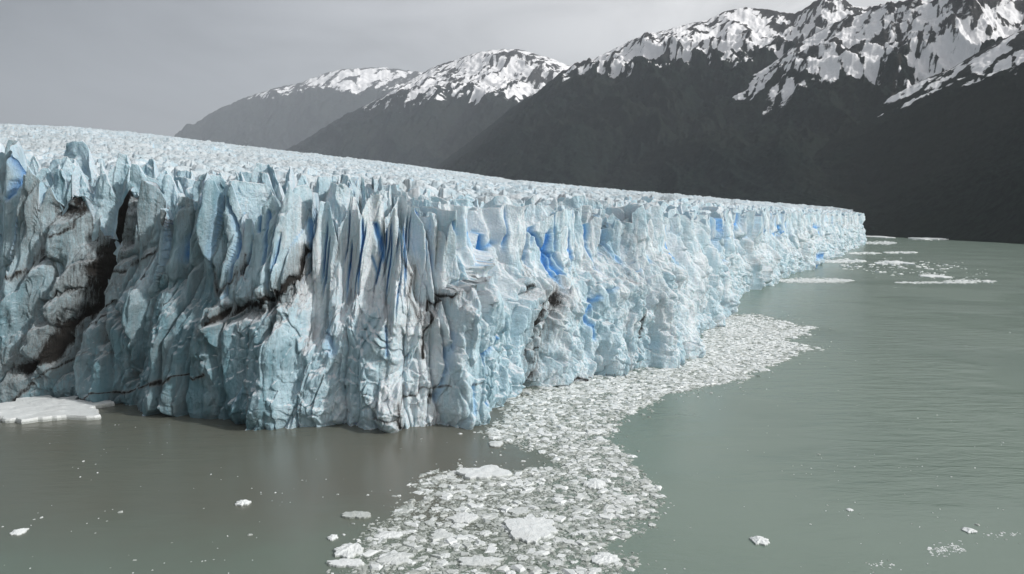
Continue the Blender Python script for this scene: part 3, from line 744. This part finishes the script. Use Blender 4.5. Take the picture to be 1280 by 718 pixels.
def edge_px(px, py, poly=bpx):
    d = np.full(px.shape, 1e9); P = np.vstack([poly, poly[:1]])
    for (x0, y0), (x1, y1) in zip(P[:-1], P[1:]):
        dx, dy = x1 - x0, y1 - y0
        t = np.clip(((px - x0) * dx + (py - y0) * dy) / (dx * dx + dy * dy + 1e-9), 0, 1)
        d = np.minimum(d, np.hypot(px - x0 - t * dx, (py - y0 - t * dy) * 1.6))
    return d

# outline of the brash band in plan, in metres
BX, BY = on_water(bpx[:, 0], bpx[:, 1]); bw = np.stack([BX, BY], -1)
def in_band(x, y):
    wx = x + 5.0 * fbm(x / 9, y / 9, 201, 5, .6); wy = y + 7.0 * fbm(x / 10 + 9, y / 10, 202, 5, .6)
    return inside(wx, wy, bw)

tmpl = np.array([[-1, -1, 0], [1, -1, 0], [1, 1, 0], [-1, 1, 0], [-.6, -.6, 1], [.6, -.6, 1], [.6, .6, 1], [-.6, .6, 1]], float)
tfac = np.array([[4, 5, 6, 7], [0, 1, 5, 4], [1, 2, 6, 5], [2, 3, 7, 6], [3, 0, 4, 7]])
def chunks(x, y, size, hgt, tint, seed):
    r = np.random.default_rng(seed); n = len(x)
    V = np.repeat(tmpl[None], n, 0) + r.uniform(-.38, .38, (n, 8, 3)) * np.array([1, 1, .55])
    V[:, :4, 2] = -0.4
    asp = r.uniform(.6, 1.5, n)
    V[:, :, 0] *= (size * asp)[:, None] * 0.5; V[:, :, 1] *= (size / asp)[:, None] * 0.5; V[:, :, 2] *= hgt[:, None]
    a = r.uniform(0, 6.28, n); c, s = np.cos(a)[:, None], np.sin(a)[:, None]
    vx_, vy_ = V[:, :, 0] * c - V[:, :, 1] * s, V[:, :, 0] * s + V[:, :, 1] * c
    V[:, :, 0] = vx_ + x[:, None]; V[:, :, 1] = vy_ + y[:, None]
    Fc = (tfac[None] + (np.arange(n) * 8)[:, None, None]).reshape(-1, 4)
    return V.reshape(-1, 3), Fc, np.repeat(tint, 8)

# small pieces of the dense band
N = 300000
cxr = rng.uniform(bw[:, 0].min() - 3, bw[:, 0].max() + 3, N * 3); cyr = rng.uniform(bw[:, 1].min(), bw[:, 1].max() + 3, N * 3)
pp = project(cxr, cyr, 0 * cxr)
dens = 0.40 + 0.75 * sst(-0.35, 0.35, fbm(cxr / 6, cyr / 9, 211, 4))
epx = edge_px(pp[0], pp[1])
keep = in_band(cxr, cyr) & (rng.uniform(0, 1, N * 3) < dens * np.clip(0.18 + epx / 16.0 + 0.5 * pn(cxr / 5, cyr / 7, 212), 0.04, 1))
cxr, cyr = cxr[keep], cyr[keep]
rr_ = np.hypot(cxr, cyr)
# thin out with distance (far pieces are drawn larger, as rafts frozen together)
k2 = rng.uniform(0, 1, len(cxr)) < np.clip((190 / rr_) ** 1.0, 0.25, 1.0)
cxr, cyr, rr_ = cxr[k2], cyr[k2], rr_[k2]
size = np.exp(rng.normal(-1.38, 0.80, len(cxr))) * np.clip(rr_ / 170, 0.9, 2.0)
size = np.clip(size, 0.12, 2.2)
tint = np.clip(0.12 + 0.22 * (size / 0.6) + rng.normal(0, 0.2, len(size)), 0.0, 1)
hgt = size * rng.uniform(.04, .20, len(size)) + 0.015
V1, F1, T1 = chunks(cxr, cyr, size, hgt, tint, 5)
print('brash', len(cxr))
# slush film between the pieces
def slush(poly_w, step, seed, fn):
    x0, x1 = poly_w[:, 0].min() - 4, poly_w[:, 0].max() + 4; y0, y1 = poly_w[:, 1].min() - 4, poly_w[:, 1].max() + 4
    xs = np.arange(x0, x1, step); ys = np.arange(y0, y1, step * 1.3)
    A, B = np.meshgrid(xs, ys)
    ins = fn(A, B).astype(float)
    z = -0.05 + 0.075 * (fbm(A / 1.1, B / 1.1, seed, 4) + 0.32) * ins + 0.02 * fbm(A / 7, B / 9, seed + 3, 3)
    z = np.where(ins > 0, z, -0.1)
    fc = grid_faces(*A.shape)
    mx = ins.ravel()[fc].max(1) > 0
    fc = fc[mx]
    used, inv = np.unique(fc, return_inverse=True)
    return np.stack([A, B, z], -1).reshape(-1, 3)[used], inv.reshape(-1, 4), np.full(len(used), 0.27)
V0, F0, T0 = slush(bw, 0.45, 221, in_band)
# streaks of brash far along the cliff, and loose crumbs on open water
def strip_px(x0, x1, y, th, n, seed, smin=.6, smax=2.6):
    r = np.random.default_rng(seed)
    u = r.uniform(0, 1, n); px = x0 + (x1 - x0) * u
    py = y + r.normal(0, th, n) * np.sin(u * math.pi) ** 0.5
    X_, Y_ = on_water(px, py)
    return X_, Y_, r.uniform(smin, smax, n)
sx, sy, ss = [], [], []
for a in [(965, 1066, 351, 1.3, 1500), (1120, 1215, 353.5, 0.6, 420), (1180, 1245, 352, 1.2, 300), (1025, 1080, 327, 1.0, 600), (1078, 1120, 304, .9, 500), (1060, 1100, 317, .6, 260), (1095, 1130, 329, 1.2, 160), (1150, 1180, 344, 2.2, 60), (1080, 1250, 340, 9, 45), (1106, 1145, 316, .7, 200), (1140, 1180, 299.5, .5, 120), (1090, 1110, 296.5, .4, 60), (1050, 1200, 333, 5, 90), (1160, 1206, 687, 5, 130), (1225, 1275, 668, 2, 26), (1085, 1120, 706, 2, 14)]:
    r_ = strip_px(*a, seed=int(a[0] + a[2])); sx.append(r_[0]); sy.append(r_[1]); ss.append(r_[2] * (2.2 if a[2] < 335 else 1.0 if a[2] < 600 else .18))
sx, sy, ss = map(np.concatenate, (sx, sy, ss))
V2, F2, T2 = chunks(sx, sy, ss, ss * 0.16, np.clip(rng.normal(.85, .12, len(ss)), .3, 1), 6)
nb = 1500
px_ = rng.uniform(-40, 1320, nb); py_ = 345 + 375 * rng.uniform(0, 1, nb) ** 0.8
X3, Y3 = on_water(px_, py_)
okm = (~inside(px_, py_)) & (py_ > np.interp(px_, [p[0] for p in base_px], [p[1] for p in base_px]) + 12)
okm &= rng.uniform(-.1, .55, nb) < fbm(X3 / 14, Y3 / 20, 231, 3) + 0.12
X3, Y3 = X3[okm], Y3[okm]
s3 = np.exp(rng.normal(-1.6, 0.45, len(X3)))
V3, F3, T3 = chunks(X3, Y3, s3, s3 * .3, np.clip(rng.normal(.6, .25, len(s3)), .1, 1), 7)
# a halo of crumbs breaking off the band's margin
ex = rng.uniform(380, 1060, 26000); ey = rng.uniform(385, 718, 26000)
ed = edge_px(ex, ey); km = (~inside(ex, ey)) & (rng.uniform(0, 1, len(ex)) < 0.55 * np.exp(-ed / 7.0)) & (ey > np.interp(ex, [p[0] for p in base_px], [p[1] for p in base_px]) + 4)
X4, Y4 = on_water(ex[km], ey[km]); s4 = np.exp(rng.normal(-1.1, 0.5, len(X4)))
V4, F4, T4 = chunks(X4, Y4, s4, s4 * .25, np.clip(rng.normal(.55, .25, len(s4)), .1, 1), 8)
def merge(parts):
    vs, fs, ts = [], [], []; o = 0
    for v, f, t in parts:
        vs.append(v); fs.append(f + o); ts.append(t); o += len(v)
    return np.vstack(vs), np.vstack(fs), np.concatenate(ts)
V, Fc, T = merge([(V0, F0, T0), (V1, F1, T1), (V4, F4, T4)])
link('brash_ice', mesh_np('brash_ice', V, Fc, FLOAT_ICE, {'tint': T}, smooth=False), None, kind='stuff', label='dense band of small broken ice and slush drifting out from the cliff foot', category='brash ice')
V, Fc, T = merge([(V2, F2, T2), (V3, F3, T3)])
link('ice_crumbs', mesh_np('ice_crumbs', V, Fc, FLOAT_ICE, {'tint': T}, smooth=False), None, kind='stuff', label='loose ice crumbs and thin pale streaks scattered over the open water', category='ice crumbs')

def floe_mesh(name, rx, ry, h, seed, rough=1.0, flat=0.0, tint=0.95, seg=44, rings=14):
    th = np.linspace(0, 2 * math.pi, seg, endpoint=False)
    rad = 1 + 0.30 * rough * pn(np.cos(th) * 1.6 + seed, np.sin(th) * 1.6, seed) + 0.20 * rough * pn(np.cos(th) * 4 + seed, np.sin(th) * 4, seed + 1) + 0.08 * pn(np.cos(th) * 9, np.sin(th) * 9 + seed, seed + 2)
    rho = np.concatenate([np.linspace(0.02, 0.93, rings), [0.985, 1.0, 0.99]])
    A = rho[:, None] * (rad * np.cos(th))[None] * rx; B = rho[:, None] * (rad * np.sin(th))[None] * ry
    sc = max(rx, ry)
    nz_ = 0.22 * ridged(A / 5.0 + seed, B / 4.0, seed + 15, 2) * min(1, sc / 2) + (1 - flat) * (0.7 * ridged(A / sc * 1.3 + seed, B / sc * 1.3, seed + 3, 3) + 0.2) + 0.35 * fbm(A / sc * 4, B / sc * 4 + seed, seed + 5, 4)
    zz = h * (0.55 + 0.45 * flat + 0.55 * nz_) * (1 - (1 - flat) * 0.55 * rho[:, None] ** 2)
    zz = np.maximum(zz, h * 0.12)
    zz[-2] = zz[-3] * 0.45; zz[-1] = -0.25 * h - 0.05
    v = np.stack([A, B, zz], -1).reshape(-1, 3)
    nr = len(rho); idx = np.arange(nr * seg).reshape(nr, seg)
    nx = np.roll(idx, -1, 1)
    f = np.stack([idx[:-1], nx[:-1], nx[1:], idx[1:]], -1).reshape(-1, 4)[:, ::-1]
    v = np.vstack([v, [[0, 0, zz[0].mean()]]]); 
    cap = np.stack([idx[0], nx[0], np.full(seg, len(v) - 1), np.full(seg, len(v) - 1)], -1)
    me = bpy.data.meshes.new(name)
    faces = [tuple(q) for q in f.tolist()] + [(a, b, c) for a, b, c, _ in cap[:, ::-1][:, [3, 2, 0, 1]].tolist()] if False else [tuple(q) for q in f.tolist()] + [(int(b), int(a), len(v) - 1) for a, b in zip(nx[0], idx[0])]
    me.from_pydata(v.tolist(), [], faces)
    a = me.attributes.new('tint', 'FLOAT', 'POINT')
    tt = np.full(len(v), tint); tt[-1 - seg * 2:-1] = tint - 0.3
    a.data.foreach_set('value', tt.astype(np.float32))
    for p in me.polygons: p.use_smooth = False
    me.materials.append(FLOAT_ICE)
    return me

def floe_at(px, py, wpx, hpx, h, seed, label, cat='ice floe', name='ice_floe', group=None, **kw):
    X_, Y_ = on_water(px, py); r = math.hypot(X_, Y_)
    rx = wpx / 2 * r / F; ry = hpx / 2 * (r * r) / (F * CAMH)
    ry = max(ry, rx * 0.35)
    return link(name, floe_mesh(name, rx, ry, h, seed, **kw), None, (float(X_), float(Y_), 0), 0.0, label=label, category=cat, group=group)

floe_at(52, 514, 140, 24, 1.3, 3, 'large flat snow topped floe with dirt specks beside the foot of the cliff', flat=.85, rough=1.1, seg=90, rings=30)
floe_at(605, 593, 66, 15, 0.8, 5, 'wide white floe on the upper left edge of the brash band', flat=.6, rough=1.0)
floe_at(665, 662, 58, 34, 0.7, 8, 'biggest round white floe in the middle of the brash band', flat=.6, rough=1.0, seg=60, rings=20)
floe_at(950, 677, 22, 10, 0.6, 12, 'white lump of ice alone on green water right of the brash band', flat=0)
floe_at(304, 630, 17, 6, 0.7, 14, 'small domed white ice lump alone on the brown water', flat=0)
floe_at(24, 666, 15, 7, 0.5, 17, 'small white ice lump alone near the lower left corner', flat=0)
floe_at(579, 649, 32, 14, 0.5, 19, 'oval white floe left of the biggest round floe', flat=.5)
floe_at(436, 690, 36, 16, 0.8, 21, 'lumpy white floe at the lower left tip of the brash band', flat=.1)
floe_at(432, 706, 48, 9, 0.5, 22, 'long low white floe under the lumpy one at the lower left tip', flat=.6)
floe_at(416, 673, 12, 7, 0.5, 23, 'small bright ice block just off the lower left tip of the band', flat=0)
floe_at(448, 645, 40, 8, 0.5, 24, 'pale greenish floe strung out from the left edge of the band', tint=.6, flat=.5)
floe_at(487, 670, 34, 9, 0.5, 25, 'jumbled white floe inside the left edge of the band', flat=.1)
floe_at(553, 671, 30, 9, .4, 26, 'flat pale floe lying left and below the oval floe', flat=.7, tint=.75)
floe_at(600, 704, 58, 15, .5, 27, 'long pale floe at the bottom edge of the picture', flat=.6, tint=.8)
floe_at(495, 700, 40, 16, .6, 28, 'pale rounded floe near the bottom left of the band', flat=.3, tint=.75)
floe_at(755, 700, 34, 14, .6, 29, 'white block pair at the lower right corner of the band', flat=.1)
floe_at(650, 640, 30, 9, .3, 31, 'thin pale plate just above the biggest round floe', flat=.7, tint=.7)
floe_at(745, 606, 26, 12, .6, 32, 'bright white heap near the right side of the band', flat=0)
floe_at(620, 556, 20, 7, .5, 33, 'pale floe at the narrow neck of the band', flat=.3, tint=.8)
floe_at(1212, 664, 14, 6, .4, 34, 'white ice lump on the open water near the lower right corner', flat=0)
floe_at(1062, 638, 8, 3, .3, 35, 'tiny white ice piece on open green water', flat=0)
floe_at(1168, 326 + 20, 30, 3, 1.2, 36, 'low white floe on the dark far water beside the thin streaks', flat=.2)
floe_at(1122, 329, 24, 3, 2.0, 37, 'white floe lump far off beside the end of the cliff', flat=.1)
floe_at(1095, 297, 22, 2, 4, 38, 'white ice heap on the far water just past the cliff end', flat=.1)
floe_at(1160, 299.5, 34, 1.6, 4, 39, 'long low white ice heap under the dark far shore', flat=.2)
# loose pack of mid-sized floes in the band
cells = []
r2_ = np.random.default_rng(77); tries = 0
while len(cells) < 230 and tries < 60000:
    tries += 1
    px = r2_.uniform(405, 1020); py = 395 + 330 * r2_.uniform() ** 0.75
    if py > 720: continue
    x_, y_ = on_water(px, py)
    if not bool(in_band(np.array([x_]), np.array([y_]))[0]): continue
    w = float(np.exp(r2_.normal(2.15, .45)) * np.interp(py, [390, 500, 720], [.55, .75, 1.15]))
    w = min(w, 36)
    if any(abs(px - c[0]) < (w + c[2]) * .55 and abs(py - c[1]) < (w + c[2]) * .28 for c in cells): continue
    cells.append((px, py, w))
where = lambda px, py: ('floating at the cliff foot corner' if py < 500 and px < 880 else 'in the far tongue of the band' if py < 500 else 'near the narrow neck of the band' if py < 580 else 'in the middle of the band' if py < 650 else 'at the near end of the band')
for i, (px, py, w) in enumerate(cells):
    fl = r2_.uniform(0, .9); tn = r2_.uniform(.45, 1.0)
    shp = 'flat' if fl > .5 else 'lumpy'; cl = 'white' if tn > .78 else 'pale grey' if tn > .6 else 'wet green grey'
    sz = 'larger' if w > 14 else 'middling' if w > 8 else 'small'
    floe_at(px, py, w, w * r2_.uniform(.3, .5), 0.12 + w * .016 * (1.2 - fl), 100 + i, f'{sz} {cl} {shp} floe {where(px, py)}', group='floes packed in the brash ice band', flat=fl, tint=tn, seg=22, rings=7)

# ------------------------------------------------------------------ haze
def box(name, lo, hi, mat):
    v = [(x, y, z) for x in (lo[0], hi[0]) for y in (lo[1], hi[1]) for z in (lo[2], hi[2])]
    f = [(0, 1, 3, 2), (4, 6, 7, 5), (0, 4, 5, 1), (2, 3, 7, 6), (0, 2, 6, 4), (1, 5, 7, 3)]
    me = bpy.data.meshes.new(name); me.from_pydata(v, [], f); me.materials.append(mat); return me
hm = bpy.data.materials.new('haze_air'); hm.use_nodes = True
hn = hm.node_tree.nodes; hn.clear()
o_ = hn.new('ShaderNodeOutputMaterial'); pv = hn.new('ShaderNodeVolumePrincipled')
pv.inputs['Color'].default_value = (0.78, 0.83, 0.90, 1); pv.inputs['Density'].default_value = 0.000025; pv.inputs['Anisotropy'].default_value = 0.0
hm.node_tree.links.new(pv.outputs[0], o_.inputs['Volume'])
HAZE = True
if HAZE:
    link('haze', box('haze', (-20000, -3500, -401), (20000, 30000, 4600), hm), None, kind='stuff')

# ------------------------------------------------------------------ sky and sun
SUN = np.array([0.78, -0.33, 0.60]); SUN /= np.linalg.norm(SUN)
el = math.asin(SUN[2]); azm = math.atan2(SUN[0], SUN[1])
w = bpy.data.worlds.new('World'); scn.world = w; w.use_nodes = True
wt = w.node_tree; wn = wt.nodes; wl = wt.links
bg = wn['Background']
class WT(NT):
    def __init__(s): s.t = wt; s.n = wn; s.l = wl
t = WT()
sky = wn.new('ShaderNodeTexSky'); sky.sky_type = 'NISHITA'; sky.sun_disc = False
sky.sun_elevation = el; sky.sun_rotation = azm
sky.air_density = 1.2; sky.dust_density = 4.0
tc = t.node('ShaderNodeTexCoord').outputs['Generated']
sep = t.node('ShaderNodeSeparateXYZ'); wl.new(tc, sep.inputs[0])
cl = t.noise(t.mapping(tc, (1, 1, 2.6)), 2.6, 6, 0.55, 0.8)
# cloud deck: brighter to the right and overhead, dull rain-grey at left
side = t.ramp(sep.outputs[0], -0.65, 0.55, 1.75, 9.4)
upg = t.ramp(sep.outputs[2], 0.02, 0.30, 0.80, 1.08)
br = t.math('MULTIPLY', t.math('MULTIPLY', side, upg), t.ramp(cl, 0.3, 0.7, 0.76, 1.18))
warm = t.mix(t.ramp(sep.outputs[0], -0.6, 0.3), (0.94, 0.97, 1.04), (1.0, 0.99, 0.99))
vm = t.node('ShaderNodeVectorMath', operation='SCALE'); wl.new(warm, vm.inputs[0]); wl.new(br, vm.inputs['Scale'])
mx = t.mix(0.9, sky.outputs[0], vm.outputs[0])
wl.new(mx, bg.inputs['Color']); bg.inputs['Strength'].default_value = 0.11

sl = bpy.data.lights.new('sun', 'SUN'); sl.energy = 3.3; sl.angle = R(2.5); sl.color = (1.0, 0.98, 0.95)
so = bpy.data.objects.new('sun', sl); COL.objects.link(so)
from mathutils import Vector
so.rotation_euler = Vector((-SUN[0], -SUN[1], -SUN[2])).to_track_quat('-Z', 'Y').to_euler(); so.location = (300, -200, 500)

# ------------------------------------------------------------------ camera
cd = bpy.data.cameras.new('camera'); cam = bpy.data.objects.new('camera', cd); COL.objects.link(cam)
cd.lens = 36 * F / 1280; cd.sensor_width = 36; cd.clip_start = 1; cd.clip_end = 60000
cam.location = (0, 0, CAMH); cam.rotation_euler = (math.pi / 2 - PITCH, 0, 0)
scn.camera = cam

scn.view_settings.view_transform = 'Standard'; scn.view_settings.look = 'None'
scn.view_settings.gamma = 1; scn.view_settings.use_curve_mapping = False; scn.view_settings.exposure = 0.0
scn.render.engine = 'CYCLES'
cy = scn.cycles
cy.use_denoising = True
cy.max_bounces = 5; cy.diffuse_bounces = 3; cy.glossy_bounces = 2; cy.transmission_bounces = 1; cy.volume_bounces = 1
cy.caustics_reflective = False; cy.caustics_refractive = False
